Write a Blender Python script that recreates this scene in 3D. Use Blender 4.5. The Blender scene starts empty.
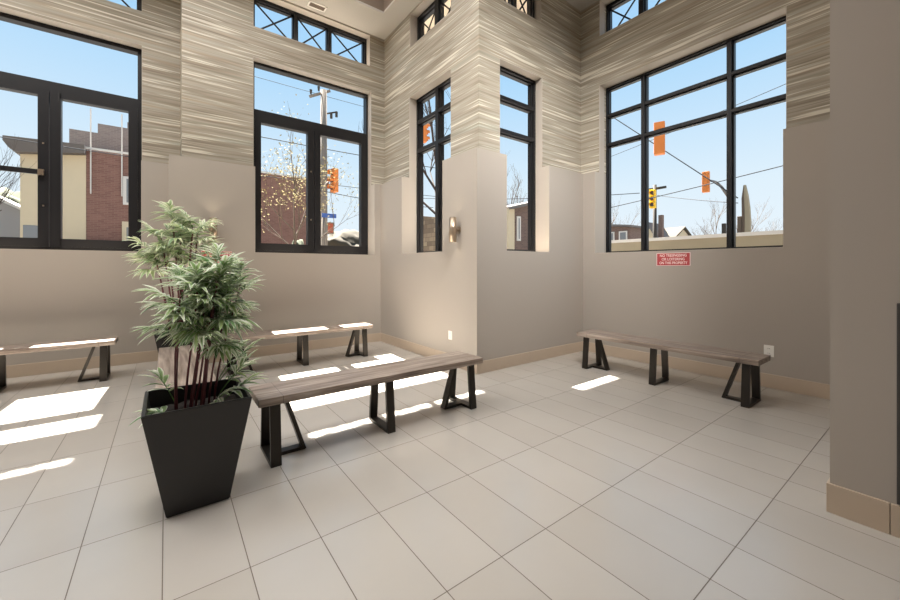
import bpy, bmesh, math, random
from mathutils import Vector, Matrix
random.seed(11)
C = bpy.context.scene.collection
S = bpy.context.scene

# ------------------------------------------------------------------ materials
def srgb(r, g, b):
    f = lambda c: (c/12.92 if c <= .04045 else ((c+.055)/1.055)**2.4)
    return (f(r/255), f(g/255), f(b/255), 1)

def mat(name, col, rough=.6, metal=0., spec=.5, noise=0., nscale=8., bump=0., bscale=60.):
    m = bpy.data.materials.new(name); m.use_nodes = True
    nt = m.node_tree; b = nt.nodes['Principled BSDF']
    b.inputs['Roughness'].default_value = rough
    b.inputs['Metallic'].default_value = metal
    b.inputs['Specular IOR Level'].default_value = spec
    geo = nt.nodes.new('ShaderNodeNewGeometry')
    if noise > 0:
        n = nt.nodes.new('ShaderNodeTexNoise'); n.inputs['Scale'].default_value = nscale
        n.inputs['Detail'].default_value = 5
        nt.links.new(geo.outputs['Position'], n.inputs['Vector'])
        mx = nt.nodes.new('ShaderNodeMix'); mx.data_type = 'RGBA'
        mx.inputs['A'].default_value = tuple(c*(1-noise) for c in col[:3])+(1,)
        mx.inputs['B'].default_value = tuple(min(1, c*(1+noise)) for c in col[:3])+(1,)
        nt.links.new(n.outputs['Fac'], mx.inputs['Factor'])
        nt.links.new(mx.outputs['Result'], b.inputs['Base Color'])
    else:
        b.inputs['Base Color'].default_value = col
    if bump > 0:
        n2 = nt.nodes.new('ShaderNodeTexNoise'); n2.inputs['Scale'].default_value = bscale
        nt.links.new(geo.outputs['Position'], n2.inputs['Vector'])
        bp = nt.nodes.new('ShaderNodeBump'); bp.inputs['Strength'].default_value = bump
        bp.inputs['Distance'].default_value = .01
        nt.links.new(n2.outputs['Fac'], bp.inputs['Height'])
        nt.links.new(bp.outputs['Normal'], b.inputs['Normal'])
    return m

class NT:
    """small node-graph helper"""
    def __init__(s, m): s.nt = m.node_tree; s.b = s.nt.nodes['Principled BSDF']
    def n(s, t, **k):
        x = s.nt.nodes.new(t)
        for a, v in k.items(): setattr(x, a, v)
        return x
    def l(s, a, b): s.nt.links.new(a, b)
    def math(s, op, a, b=None, c=None):
        x = s.n('ShaderNodeMath', operation=op)
        for i, v in enumerate((a, b, c)):
            if v is None: continue
            if isinstance(v, (int, float)): x.inputs[i].default_value = v
            else: s.l(v, x.inputs[i])
        return x.outputs[0]
    def mix(s, f, a, b):
        x = s.n('ShaderNodeMix', data_type='RGBA')
        for k, v in (('Factor', f), ('A', a), ('B', b)):
            if isinstance(v, (int, float, tuple)): x.inputs[k].default_value = v
            else: s.l(v, x.inputs[k])
        return x.outputs['Result']
    def ramp(s, f, stops):
        x = s.n('ShaderNodeValToRGB'); e = x.color_ramp.elements
        while len(e) < len(stops): e.new(.5)
        for q, (p, c) in zip(e, stops): q.position = p; q.color = c
        s.l(f, x.inputs['Fac']); return x.outputs['Color']

def m_floor():
    m = mat('floor_tile', srgb(200, 188, 172), .34, spec=.45); g = NT(m)
    pos = g.n('ShaderNodeNewGeometry').outputs['Position']
    sx = g.n('ShaderNodeSeparateXYZ'); g.l(pos, sx.inputs[0])
    x = g.math('DIVIDE', g.math('ADD', sx.outputs['X'], 30.012), .3)
    y = g.math('DIVIDE', g.math('ADD', sx.outputs['Y'], 29.995), .6)
    fx = g.math('FRACT', x); fy = g.math('FRACT', y)
    ex = g.math('MINIMUM', fx, g.math('SUBTRACT', 1., fx)); ey = g.math('MINIMUM', fy, g.math('SUBTRACT', 1., fy))
    gx = g.math('LESS_THAN', g.math('MULTIPLY', ex, .3), .0019); gy = g.math('LESS_THAN', g.math('MULTIPLY', ey, .6), .0019)
    grout = g.math('MAXIMUM', gx, gy)
    cv = g.n('ShaderNodeCombineXYZ'); g.l(g.math('FLOOR', x), cv.inputs[0]); g.l(g.math('FLOOR', y), cv.inputs[1])
    wn = g.n('ShaderNodeTexWhiteNoise'); g.l(cv.outputs[0], wn.inputs['Vector'])
    nz = g.n('ShaderNodeTexNoise'); nz.inputs['Scale'].default_value = 3.; nz.inputs['Detail'].default_value = 6; g.l(pos, nz.inputs['Vector'])
    f = g.math('ADD', g.math('MULTIPLY', wn.outputs['Value'], .45), g.math('MULTIPLY', nz.outputs['Fac'], .55))
    tile = g.mix(f, srgb(176, 169, 160), srgb(187, 181, 173))
    g.l(g.mix(grout, tile, srgb(92, 80, 68)), g.b.inputs['Base Color'])
    g.l(g.math('ADD', g.math('MULTIPLY', grout, .4), .24), g.b.inputs['Roughness']); g.b.inputs['Specular IOR Level'].default_value = .75
    bp = g.n('ShaderNodeBump'); bp.inputs['Strength'].default_value = .6; bp.inputs['Distance'].default_value = .002
    g.l(g.math('SUBTRACT', 1., grout), bp.inputs['Height']); g.l(bp.outputs['Normal'], g.b.inputs['Normal'])
    return m

def m_wallpaper():
    m = mat('strata_wallpaper', (1, 1, 1, 1), .5, spec=.4); g = NT(m)
    pos = g.n('ShaderNodeNewGeometry').outputs['Position']
    sx = g.n('ShaderNodeSeparateXYZ'); g.l(pos, sx.inputs[0])
    h = g.math('ADD', sx.outputs['X'], g.math('MULTIPLY', sx.outputs['Y'], .93))
    def strat(hs, zs, det, off):
        cv = g.n('ShaderNodeCombineXYZ'); g.l(g.math('MULTIPLY', h, hs), cv.inputs[0]); g.l(g.math('MULTIPLY', sx.outputs['Z'], zs), cv.inputs[1]); cv.inputs[2].default_value = off
        n = g.n('ShaderNodeTexNoise'); n.inputs['Scale'].default_value = 1.; n.inputs['Detail'].default_value = det; n.inputs['Roughness'].default_value = .5
        n.inputs['Distortion'].default_value = .1
        g.l(cv.outputs[0], n.inputs['Vector']); return n.outputs['Fac']
    a = strat(.75, 30., 3, 0.)
    col = g.ramp(a, [(.25, srgb(126, 115, 99)), (.42, srgb(150, 140, 124)), (.52, srgb(164, 155, 140)), (.64, srgb(168, 161, 147)), (.78, srgb(188, 180, 165))])
    tan = g.ramp(strat(.6, 15., 2, 7.3), [(.58, (0, 0, 0, 1)), (.72, (1, 1, 1, 1))])
    col = g.mix(g.math('MULTIPLY', tan, .35), col, srgb(178, 154, 126))
    gre = g.ramp(strat(.5, 11., 2, 15.), [(.57, (0, 0, 0, 1)), (.7, (1, 1, 1, 1))])
    col = g.mix(g.math('MULTIPLY', gre, .45), col, srgb(160, 163, 150))
    lin = g.ramp(strat(.9, 36., 2, 3.1), [(.575, (0, 0, 0, 1)), (.64, (1, 1, 1, 1))])
    col = g.mix(g.math('MULTIPLY', lin, .7), col, srgb(226, 219, 202))
    drk = g.ramp(strat(.9, 48., 2, 21.), [(.33, (1, 1, 1, 1)), (.42, (0, 0, 0, 1))])
    col = g.mix(g.math('MULTIPLY', drk, .45), col, srgb(122, 106, 88))
    g.l(col, g.b.inputs['Base Color'])
    g.l(g.math('SUBTRACT', .55, g.math('MULTIPLY', lin, .2)), g.b.inputs['Roughness'])
    return m

def m_wood(name, c0, c1, c2):
    m = mat(name, c1, .36, spec=.5); g = NT(m)
    tc = g.n('ShaderNodeTexCoord').outputs['Object']
    sx = g.n('ShaderNodeSeparateXYZ'); g.l(tc, sx.inputs[0])
    oi = g.n('ShaderNodeObjectInfo').outputs['Random']
    cv = g.n('ShaderNodeCombineXYZ'); g.l(g.math('MULTIPLY', sx.outputs['X'], 2.2), cv.inputs[0]); g.l(g.math('MULTIPLY', sx.outputs['Y'], 34.), cv.inputs[1])
    g.l(g.math('ADD', g.math('MULTIPLY', sx.outputs['Z'], 34.), g.math('MULTIPLY', oi, 20.)), cv.inputs[2])
    n = g.n('ShaderNodeTexNoise'); n.inputs['Scale'].default_value = 1.; n.inputs['Detail'].default_value = 6; n.inputs['Distortion'].default_value = .5
    g.l(cv.outputs[0], n.inputs['Vector'])
    col = g.ramp(n.outputs['Fac'], [(.28, c0), (.5, c1), (.72, c2)])
    # board joints: three boards across and a joint near each end
    jy = g.math('LESS_THAN', g.math('ABSOLUTE', g.math('SUBTRACT', g.math('ABSOLUTE', sx.outputs['Y']), .06)), .0016)
    jx = g.math('LESS_THAN', g.math('ABSOLUTE', g.math('SUBTRACT', g.math('ABSOLUTE', sx.outputs['X']), .79)), .0016)
    g.l(g.mix(g.math('MULTIPLY', g.math('MAXIMUM', jx, jy), .7), col, srgb(52, 42, 35)), g.b.inputs['Base Color'])
    return m

def m_brick(name, c1, c2, mortar, sc=(4.5, 13.)):
    m = mat(name, c1, .85); g = NT(m)
    pos = g.n('ShaderNodeNewGeometry').outputs['Position']; sx = g.n('ShaderNodeSeparateXYZ'); g.l(pos, sx.inputs[0])
    cv = g.n('ShaderNodeCombineXYZ'); g.l(g.math('ADD', sx.outputs['X'], sx.outputs['Y']), cv.inputs[0]); g.l(sx.outputs['Z'], cv.inputs[1])
    b = g.n('ShaderNodeTexBrick'); g.l(cv.outputs[0], b.inputs['Vector'])
    b.inputs['Color1'].default_value = c1; b.inputs['Color2'].default_value = c2; b.inputs['Mortar'].default_value = mortar
    b.inputs['Scale'].default_value = 1.; b.inputs['Brick Width'].default_value = 1/sc[0]; b.inputs['Row Height'].default_value = 1/sc[1]; b.inputs['Mortar Size'].default_value = .008
    g.l(b.outputs['Color'], g.b.inputs['Base Color']); return m

def m_glass():
    m = bpy.data.materials.new('window_glass'); m.use_nodes = True; nt = m.node_tree; nt.nodes.clear()
    o = nt.nodes.new('ShaderNodeOutputMaterial'); t = nt.nodes.new('ShaderNodeBsdfTransparent'); t.inputs[0].default_value = (.97, .98, .98, 1)
    gl = nt.nodes.new('ShaderNodeBsdfGlossy'); gl.inputs['Roughness'].default_value = .02
    lw = nt.nodes.new('ShaderNodeLayerWeight'); lw.inputs['Blend'].default_value = .5
    pw = nt.nodes.new('ShaderNodeMath'); pw.operation = 'POWER'; pw.inputs[1].default_value = 7; nt.links.new(lw.outputs['Facing'], pw.inputs[0])
    fr = nt.nodes.new('ShaderNodeMath'); fr.operation = 'MULTIPLY_ADD'; fr.inputs[1].default_value = .7; fr.inputs[2].default_value = -.004; fr.use_clamp = True; nt.links.new(pw.outputs[0], fr.inputs[0])
    mx = nt.nodes.new('ShaderNodeMixShader')
    nt.links.new(fr.outputs[0], mx.inputs[0]); nt.links.new(t.outputs[0], mx.inputs[1]); nt.links.new(gl.outputs[0], mx.inputs[2]); nt.links.new(mx.outputs[0], o.inputs[0])
    return m

def m_leaf(name, g0, g1, pale):
    m = mat(name, g1, .45, spec=.35); g = NT(m)
    at = g.n('ShaderNodeAttribute', attribute_name='leafco')     # x: position across the leaflet, y: random tint
    sx = g.n('ShaderNodeSeparateXYZ'); g.l(at.outputs['Vector'], sx.inputs[0])
    base = g.mix(sx.outputs['Y'], g0, g1)
    stripe = g.ramp(g.math('ADD', sx.outputs['X'], g.math('MULTIPLY', g.math('SUBTRACT', sx.outputs['Z'], .5), .7)), [(.3, (0, 0, 0, 1)), (.75, (1, 1, 1, 1))])
    g.l(g.mix(stripe, base, pale), g.b.inputs['Base Color'])
    tl = g.n('ShaderNodeBsdfTranslucent'); g.l(g.b.inputs['Base Color'].links[0].from_socket, tl.inputs['Color'])
    mx = g.n('ShaderNodeMixShader'); mx.inputs[0].default_value = .35; g.l(g.b.outputs[0], mx.inputs[1]); g.l(tl.outputs[0], mx.inputs[2])
    g.l(mx.outputs[0], m.node_tree.nodes['Material Output'].inputs['Surface'])
    return m

def emit(name, col, st):
    m = bpy.data.materials.new(name); m.use_nodes = True; b = m.node_tree.nodes['Principled BSDF']
    b.inputs['Base Color'].default_value = col; b.inputs['Emission Color'].default_value = col; b.inputs['Emission Strength'].default_value = st
    return m

M = {}
M['floor'] = m_floor(); M['paper'] = m_wallpaper()
M['paint'] = mat('taupe_wall_paint', srgb(170, 161, 151), .6, spec=.3, bump=.03, bscale=220)
M['ceil'] = mat('ceiling_paint', srgb(188, 182, 172), .8)
M['tray'] = mat('tray_brown_paint', srgb(128, 112, 98), .8)
M['base'] = mat('baseboard_tile', srgb(186, 168, 148), .45, noise=.05, nscale=5)
M['frame'] = mat('dark_bronze_aluminium', srgb(33, 32, 34), .42, metal=.2, spec=.4)
M['glass'] = m_glass()
M['sill'] = mat('sill_paint', srgb(184, 174, 162), .6)
M['wood'] = m_wood('weathered_oak', srgb(98, 84, 74), srgb(146, 130, 118), srgb(186, 172, 160))
M['woodpale'] = m_wood('pale_oak', srgb(150, 122, 96), srgb(180, 150, 122), srgb(202, 174, 146))
M['steel'] = mat('dark_bronze_steel', srgb(58, 54, 50), .38, metal=.75, spec=.5)
M['black'] = mat('black_planter_fibre', srgb(36, 34, 34), .38, spec=.45)
M['soil'] = mat('dark_soil', srgb(40, 32, 28), .95, noise=.4, nscale=60, bump=.5)
M['stem'] = mat('purple_brown_cane', srgb(104, 50, 58), .5, noise=.3, nscale=30)
M['leaf'] = m_leaf('variegated_leaf', srgb(96, 138, 88), srgb(168, 192, 128), srgb(244, 247, 232))
M['leafpale'] = m_leaf('pale_variegated_leaf', srgb(134, 166, 124), srgb(190, 204, 150), srgb(246, 247, 228))
M['metal'] = mat('brushed_bronze', srgb(176, 158, 138), .3, metal=.8)
M['white'] = mat('white_plastic', srgb(236, 232, 224), .4)
M['slot'] = mat('dark_slot', srgb(60, 58, 56), .6)
M['red'] = mat('red_sign', srgb(186, 70, 72), .5)
M['pink'] = mat('sign_lettering', srgb(248, 226, 222), .5)
M['lampglow'] = emit('warm_lamp_glow', (1, .86, .66, 1), 2.5)
M['concrete'] = mat('concrete', srgb(150, 138, 116), .9, noise=.12, nscale=3)
M['asphalt'] = mat('street_paving', srgb(92, 90, 87), .95, noise=.08, nscale=1.5)
M['stucco'] = mat('cream_stucco', srgb(196, 180, 152), .9, noise=.04, nscale=2)
M['cornice'] = mat('grey_brown_cornice', srgb(98, 90, 84), .85)
M['brick'] = m_brick('red_brick', srgb(128, 92, 80), srgb(112, 78, 68), srgb(134, 104, 92))
M['brickgrey'] = m_brick('grey_brick', srgb(126, 118, 112), srgb(114, 106, 102), srgb(136, 128, 122))
M['stone'] = m_brick('stacked_stone', srgb(168, 146, 118), srgb(120, 100, 80), srgb(84, 70, 58), (2.2, 4.))
M['brickbrown'] = m_brick('brown_brick', srgb(112, 90, 80), srgb(98, 78, 70), srgb(120, 102, 92))
M['trimwhite'] = mat('white_trim', srgb(204, 198, 190), .8)
M['roofgrey'] = mat('grey_shingles', srgb(108, 102, 98), .9, noise=.1, nscale=6)
M['rooftan'] = mat('tan_shingles', srgb(74, 67, 57), .95, noise=.08, nscale=6)
M['siding'] = mat('grey_siding', srgb(150, 146, 144), .85)
M['pane'] = mat('window_pane_dark', srgb(120, 122, 124), .2)
M['pole'] = mat('weathered_pole', srgb(122, 114, 106), .9, noise=.1, spec=.1)
M['poledark'] = mat('dark_pole', srgb(62, 58, 54), .8, spec=.2)
M['amber'] = mat('amber_signal_housing', srgb(206, 118, 50), .6)
M['yellow'] = mat('yellow_signal_housing', srgb(240, 190, 40), .5)
M['lens'] = mat('dark_signal_lens', srgb(70, 54, 44), .3)
M['wire'] = mat('wire_black', srgb(58, 60, 64), .8, spec=.1)
M['blue'] = mat('blue_street_sign', srgb(52, 84, 150), .5)
M['hand'] = mat('pedestrian_signal_face', srgb(150, 70, 44), .5)
M['bark'] = mat('bark', srgb(92, 78, 66), .95)
M['barkdark'] = mat('dark_bark', srgb(62, 52, 46), .95)
M['bud'] = mat('pale_spring_leaf', srgb(150, 136, 92), .9, spec=.1)
M['hill'] = mat('tan_hillside', srgb(66, 58, 44), .95, noise=.2, nscale=1.)
M['ever'] = mat('grey_green_shrub', srgb(70, 74, 52), .95, noise=.3, nscale=2)
M['roofsoffit'] = mat('beige_roof_soffit', srgb(196, 182, 162), .8)

# ------------------------------------------------------------------ mesh helpers
class MB:
    def __init__(s): s.bm = bmesh.new()
    def box(s, a, b, bev=0., M4=None):
        lo = [min(a[i], b[i]) for i in range(3)]; hi = [max(a[i], b[i]) for i in range(3)]
        mm = Matrix.Translation([(lo[i]+hi[i])/2 for i in range(3)]) @ Matrix.Diagonal([hi[i]-lo[i] for i in range(3)]+[1])
        r = bmesh.ops.create_cube(s.bm, size=1, matrix=(M4 @ mm) if M4 else mm)
        if bev:
            es = list({e for v in r['verts'] for e in v.link_edges})
            bmesh.ops.bevel(s.bm, geom=es, offset=bev, segments=2, affect='EDGES', profile=.6)
        return s
    def bar(s, p, q, w, t, wdir):
        """flat bar from p to q, width w along wdir, thickness t across"""
        p = Vector(p); q = Vector(q); d = (q-p); L = d.length; d.normalize()
        wv = Vector(wdir); wv = (wv-d*wv.dot(d)).normalized(); tv = d.cross(wv)
        vs = []
        for e in (p, q):
            for a, b in ((-1, -1), (1, -1), (1, 1), (-1, 1)): vs.append(s.bm.verts.new(e+wv*a*w/2+tv*b*t/2))
        for f in ((3, 2, 1, 0), (4, 5, 6, 7), (0, 1, 5, 4), (1, 2, 6, 5), (2, 3, 7, 6), (3, 0, 4, 7)): s.bm.faces.new([vs[i] for i in f])
        return s
    def tube(s, pts, rs, n=8, cap=True):
        pts = [Vector(p) for p in pts]
        if not isinstance(rs, (list, tuple)): rs = [rs]*len(pts)
        rings = []
        for i, p in enumerate(pts):
            d = (pts[min(i+1, len(pts)-1)]-pts[max(i-1, 0)]).normalized()
            x = d.orthogonal().normalized() if i == 0 else (x-d*x.dot(d)).normalized()
            y = d.cross(x)
            rings.append([s.bm.verts.new(p+(x*math.cos(2*math.pi*k/n)+y*math.sin(2*math.pi*k/n))*rs[i]) for k in range(n)])
        for a, b in zip(rings, rings[1:]):
            for k in range(n): s.bm.faces.new((a[k], a[(k+1) % n], b[(k+1) % n], b[k]))
        if cap: s.bm.faces.new(rings[0][::-1]); s.bm.faces.new(rings[-1])
        return s
    def prism(s, poly, d0, d1, P):
        """poly in (s,z) extruded from depth d0 to d1 through mapping P(s,z,d)"""
        a = [s.bm.verts.new(P(x, z, d0)) for x, z in poly]; b = [s.bm.verts.new(P(x, z, d1)) for x, z in poly]
        s.bm.faces.new(a); s.bm.faces.new(b[::-1]); n = len(poly)
        for i in range(n): s.bm.faces.new((a[i], b[i], b[(i+1) % n], a[(i+1) % n]))
        return s
    def build(s, name, m, parent=None, smooth=False, loc=None):
        bmesh.ops.recalc_face_normals(s.bm, faces=s.bm.faces)
        me = bpy.data.meshes.new(name); s.bm.to_mesh(me); s.bm.free()
        me.materials.append(M[m] if isinstance(m, str) else m)
        if smooth:
            for p in me.polygons: p.use_smooth = True
        o = bpy.data.objects.new(name, me); C.objects.link(o)
        if parent: o.parent = parent
        if loc: o.location = loc
        return o

def tag(o, label, cat, group=None):
    o['label'] = label; o['category'] = cat
    if group: o['group'] = group
    return o
def thing(name, label, cat, loc=(0, 0, 0), rz=0, group=None):
    o = bpy.data.objects.new(name, None); C.objects.link(o); o.location = loc; o.rotation_euler = (0, 0, rz); o.empty_display_size = .1
    return tag(o, label, cat, group)
def struct(o): o['kind'] = 'structure'; return o
def sempty(name):
    o = bpy.data.objects.new(name, None); C.objects.link(o); return struct(o)
def copy_tree(o, parent=None):
    c = o.copy(); C.objects.link(c)
    if parent: c.parent = parent
    for ch in list(o.children): copy_tree(ch, c)
    return c

# mapping from (along, height, outward depth) to world, for walls whose outward direction is +Y or +X
def PY(y): return lambda s_, z, d: (s_, y+d, z)
def PX(x): return lambda s_, z, d: (x+d, s_, z)

def slab(P, s0, s1, z0, z1, holes, d0, d1):
    mb = MB(); bm = mb.bm
    ss = sorted({s0, s1, *[h[0] for h in holes], *[h[1] for h in holes]}); zs = sorted({z0, z1, *[h[2] for h in holes], *[h[3] for h in holes]})
    ss = [a for a in ss if s0 <= a <= s1]; zs = [a for a in zs if z0 <= a <= z1]
    solid = {}
    for i in range(len(ss)-1):
        for j in range(len(zs)-1):
            cs = (ss[i]+ss[i+1])/2; cz = (zs[j]+zs[j+1])/2
            solid[i, j] = not any(h[0] < cs < h[1] and h[2] < cz < h[3] for h in holes)
    cache = {}
    def V(i, j, d):
        k = (i, j, d)
        if k not in cache: cache[k] = bm.verts.new(P(ss[i], zs[j], d))
        return cache[k]
    for (i, j), ok in solid.items():
        if not ok: continue
        bm.faces.new((V(i, j, d0), V(i+1, j, d0), V(i+1, j+1, d0), V(i, j+1, d0)))
        bm.faces.new((V(i, j, d1), V(i, j+1, d1), V(i+1, j+1, d1), V(i+1, j, d1)))
        for (di, dj, e) in ((-1, 0, ((i, j), (i, j+1))), (1, 0, ((i+1, j), (i+1, j+1))), (0, -1, ((i, j), (i+1, j))), (0, 1, ((i, j+1), (i+1, j+1)))):
            if not solid.get((i+di, j+dj), False):
                (a, b), (c, d) = e
                bm.faces.new((V(a, b, d0), V(c, d, d0), V(c, d, d1), V(a, b, d1)))
    return mb

# ------------------------------------------------------------------ setting
CEIL = 5.35; WT = 2.72; SILL = 1.49; CB = 4.79; CT = 5.33
XB, XBP = 2.985, 3.125          # corner wall facing left: wainscot and wallpaper planes
YC, YCP = 3.445, 3.57
YA, YAP = 6.0, 6.13
YL, YLP = 6.57, 6.70
XD, XDP = 5.145, 5.265
XL, YR = -6.0, -3.6           # left end and rear of the lobby

fl = MB(); fl.box((XL-.3, YR-.3, -.12), (XDP+.3, YLP+.3, 0)); struct(fl.build('floor', 'floor'))
# ceiling with a recessed tray
TX, TY = 2.79, 5.5
ce = slab(lambda a, b, d: (a, b, CEIL+d), XL-.3, XDP+.3, YR-.3, YLP+.3, [(-5., TX, -2.6, TY), (.435, 9, YAP+.28, 9), (XBP+.28, 9, YCP+.28, 9)], 0, .03)
ceo = struct(ce.build('ceiling', 'ceil'))
tr = MB()
tr.box((-5.05, TY, CEIL+.03), (TX+.05, TY+.05, CEIL+.55)); tr.box((-5.05, -2.65, CEIL+.03), (TX+.05, -2.6, CEIL+.55))
tr.box((TX, -2.6, CEIL+.03), (TX+.05, TY, CEIL+.55)); tr.box((-5.05, -2.6, CEIL+.03), (-5., TY, CEIL+.55))
tr.box((-5.05, -2.65, CEIL+.55), (TX+.05, TY+.05, CEIL+.6)); tr.build('tray', 'tray', ceo)

def bx(mb, P, s0, s1, z0, z1, d0, d1):
    mb.box(P(s0, z0, d0), P(s1, z1, d1)); return mb
def wall(name, P, planew, planep, s0, s1, holes, thick, cler, sp0=None, sp1=None):
    """holes: (s0,s1,z0,z1) windows cutting wainscot and wallpaper"""
    sp0 = s0 if sp0 is None else sp0; sp1 = s1 if sp1 is None else sp1
    up = slab(P(planep), sp0, sp1, WT, CEIL+.02, holes+cler, 0, thick)
    o = struct(up.build(name, 'paper'))
    for q in holes+cler:                       # painted reveal linings round each opening
        a, b, c, d = q; e = .005; D0, D1 = .0, .135
        lin = MB()
        for (pl, z0, z1) in (((planep, max(c, WT), d), (planew, c, min(WT, d))) if c < WT else ((planep, c, d),)):
            t0 = 0.; t1 = planep-pl+.135
            bx(lin, P(pl), a, a+e, z0, z1, t0, t1); bx(lin, P(pl), b-e, b, z0, z1, t0, t1)
        bx(lin, P(planep), a, b, d-e, d, 0., .135)
        pl = planew if c < WT else planep
        bx(lin, P(pl), a, b, c, c+e, 0., planep-pl+.135)
        lin.build('window_reveal', 'sill', o)
    lo = slab(P(planew), s0, s1, 0, WT, holes, 0, thick+planep-planew); lo.build('wainscot', 'paint', o)
    return o

mw = (1.014, 2.875, SILL, 4.355); mc = (1.014, 2.85, CB, CT)
lw = (-2.07, -.262, SILL, 4.335); lc = (-2.07, -.262, CB, CT)
wall('wall_street', PY, YA, YAP, .03, XB+.01, [mw], .27, [mc], .165, XBP+.01)
wall('wall_street_recess', PY, YL, YLP, XL, .1, [lw, (-4.9, -3.1, SILL, 4.335)], .27, [lc, (-4.9, -3.1, CB, CT)], XL, .2)
# the end of the nearer street wall, where it steps back to the recess
rt = MB(); rt.box((.03, YA+.1, 0), (.2, YL+.1, WT)); struct(rt.build('trim_1', 'paint'))
rt = MB(); rt.box((.165, YAP+.1, WT), (.3, YLP+.1, CEIL)); struct(rt.build('trim_2', 'paper'))
bw = (4.15, 5.265, SILL, 4.01); bc = (4.15, 5.24, CB, CT)
wall('wall_corner_left', PX, XB, XBP, YC, YA+.02, [bw], .27, [bc], YCP, YAP+.27)
cw = (3.485, 4.335, SILL, 4.01); cc = (3.485, 4.31, CB, CT)
wall('wall_corner_right', PY, YC, YCP, XBP+.27, XD+.3, [cw], .27, [cc], XBP+.27, XDP+.27)
dw = (1.075, 3.25, SILL, 4.05); dc = (1.075, 3.245, CB, CT)
wall('wall_right', PX, XD, XDP, .3, YC+.01, [dw], .32, [dc], .3, YCP+.27)
pe = MB(); pe.box((2.785, YR, 0), (XDP+.3, .396, CEIL)); struct(pe.build('wall_entry', 'paint'))
# rear and side of the lobby, behind the camera
rb = slab(PY(YR-.25), XL, 2.785, 0, CEIL+.02, [], 0, .25); struct(rb.build('wall_rear', 'paint'))
sb = slab(PX(XL-.25), YR, YLP+.27, 0, CEIL+.02, [], 0, .25); struct(sb.build('wall_side', 'paint'))

# tile baseboards
def skirt(name, a, b):
    o = MB().box(a, b, .003).build(name, 'base'); return struct(o)
skirt('baseboard_street', (.018, YA-.012, 0), (XB, YA+.02, .145))
skirt('baseboard_street_recess', (XL, YL-.012, 0), (.03, YL+.02, .145))
skirt('baseboard_corner_left', (XB-.012, YC-.012, 0), (XB+.02, YA-.012, .145))
skirt('baseboard_corner_right', (XB+.02, YC-.012, 0), (XD, YC+.02, .145))
skirt('baseboard_right', (XD-.012, .405, 0), (XD+.02, YC-.012, .145))
bb = MB()
for y0, y1 in ((.19, .408), (-.42, .187), (-1.03, -.423), (-1.64, -1.033)): bb.box((2.772, y0, 0), (2.80, y1, .15), .002)
bb.box((2.80, .39, 0), (XD, .408, .15), .002)
struct(bb.build('baseboard_entry', 'base'))

def window_grid(name, P, s0, s1, z0, z1, vb, hb, fw=.06, dep=.11, gd=.06, vw=.06, hw=.055):
    w = sempty(name)
    f = MB(); bx(f, P, s0, s0+fw, z0, z1, 0, dep); bx(f, P, s1-fw, s1, z0, z1, 0, dep); bx(f, P, s0+fw, s1-fw, z0, z0+fw*.7, 0, dep); bx(f, P, s0+fw, s1-fw, z1-fw, z1, 0, dep)
    # stepped inner bead
    bd = .016
    bx(f, P, s0+fw, s0+fw+bd, z0, z1, .035, dep-.01); bx(f, P, s1-fw-bd, s1-fw, z0, z1, .035, dep-.01); bx(f, P, s0+fw, s1-fw, z1-fw-bd, z1-fw, .035, dep-.01)
    f.build('window_frame', 'frame', w)
    for v in vb:
        m = MB(); bx(m, P, v-vw/2, v+vw/2, z0+fw*.7, z1-fw, -.004, dep); bx(m, P, v-vw/2-bd, v+vw/2+bd, z0+fw*.7, z1-fw, .035, dep-.01); m.build('mullion', 'frame', w)
    for h in hb:
        m = MB(); bx(m, P, s0+fw, s1-fw, h-hw/2, h+hw/2, 0, dep-.004); bx(m, P, s0+fw, s1-fw, h-hw/2-bd, h+hw/2+bd, .035, dep-.014); m.build('glazing_bar', 'frame', w)
    gs = [s0+fw]+list(vb)+[s1-fw]; gz = [z0+fw*.7]+sorted(hb)+[z1-fw]
    for i in range(len(gs)-1):
        for j in range(len(gz)-1):
            g = MB(); a = gs[i]+(vw/2 if i else 0); b = gs[i+1]-(vw/2 if i < len(gs)-2 else 0)
            c = gz[j]+(hw/2 if j else 0); d = gz[j+1]-(hw/2 if j < len(gz)-2 else 0)
            g.bm.faces.new([g.bm.verts.new(P(x, z, gd)) for x, z in ((a, c), (b, c), (b, d), (a, d))])
            g.build('glass_pane', 'glass', w)
    return w
def window_clerestory(name, P, s0, s1, z0, z1, vb, vw=.055, fw=.05, dep=.11):
    w = window_grid(name, P, s0, s1, z0, z1, vb, [], fw, dep, .07, vw)
    gs = [s0+fw]+list(vb)+[s1-fw]
    for i in range(len(gs)-1):
        a = gs[i]+(vw/2 if i else 0); b = gs[i+1]-(vw/2 if i < len(gs)-2 else 0); c, d = z0+fw*.7, z1-fw
        for (x0, q0, x1, q1, dd) in ((a, c, b, d, .040), (a, d, b, c, .048)):
            m = MB(); p = Vector(P(x0, q0, dd)); q = Vector(P(x1, q1, dd)); out = Vector(P(0, 0, 1))-Vector(P(0, 0, 0))
            m.bar(p, q, .012, .022, out); m.build('cross_brace', 'frame', w)
    return w
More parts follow.
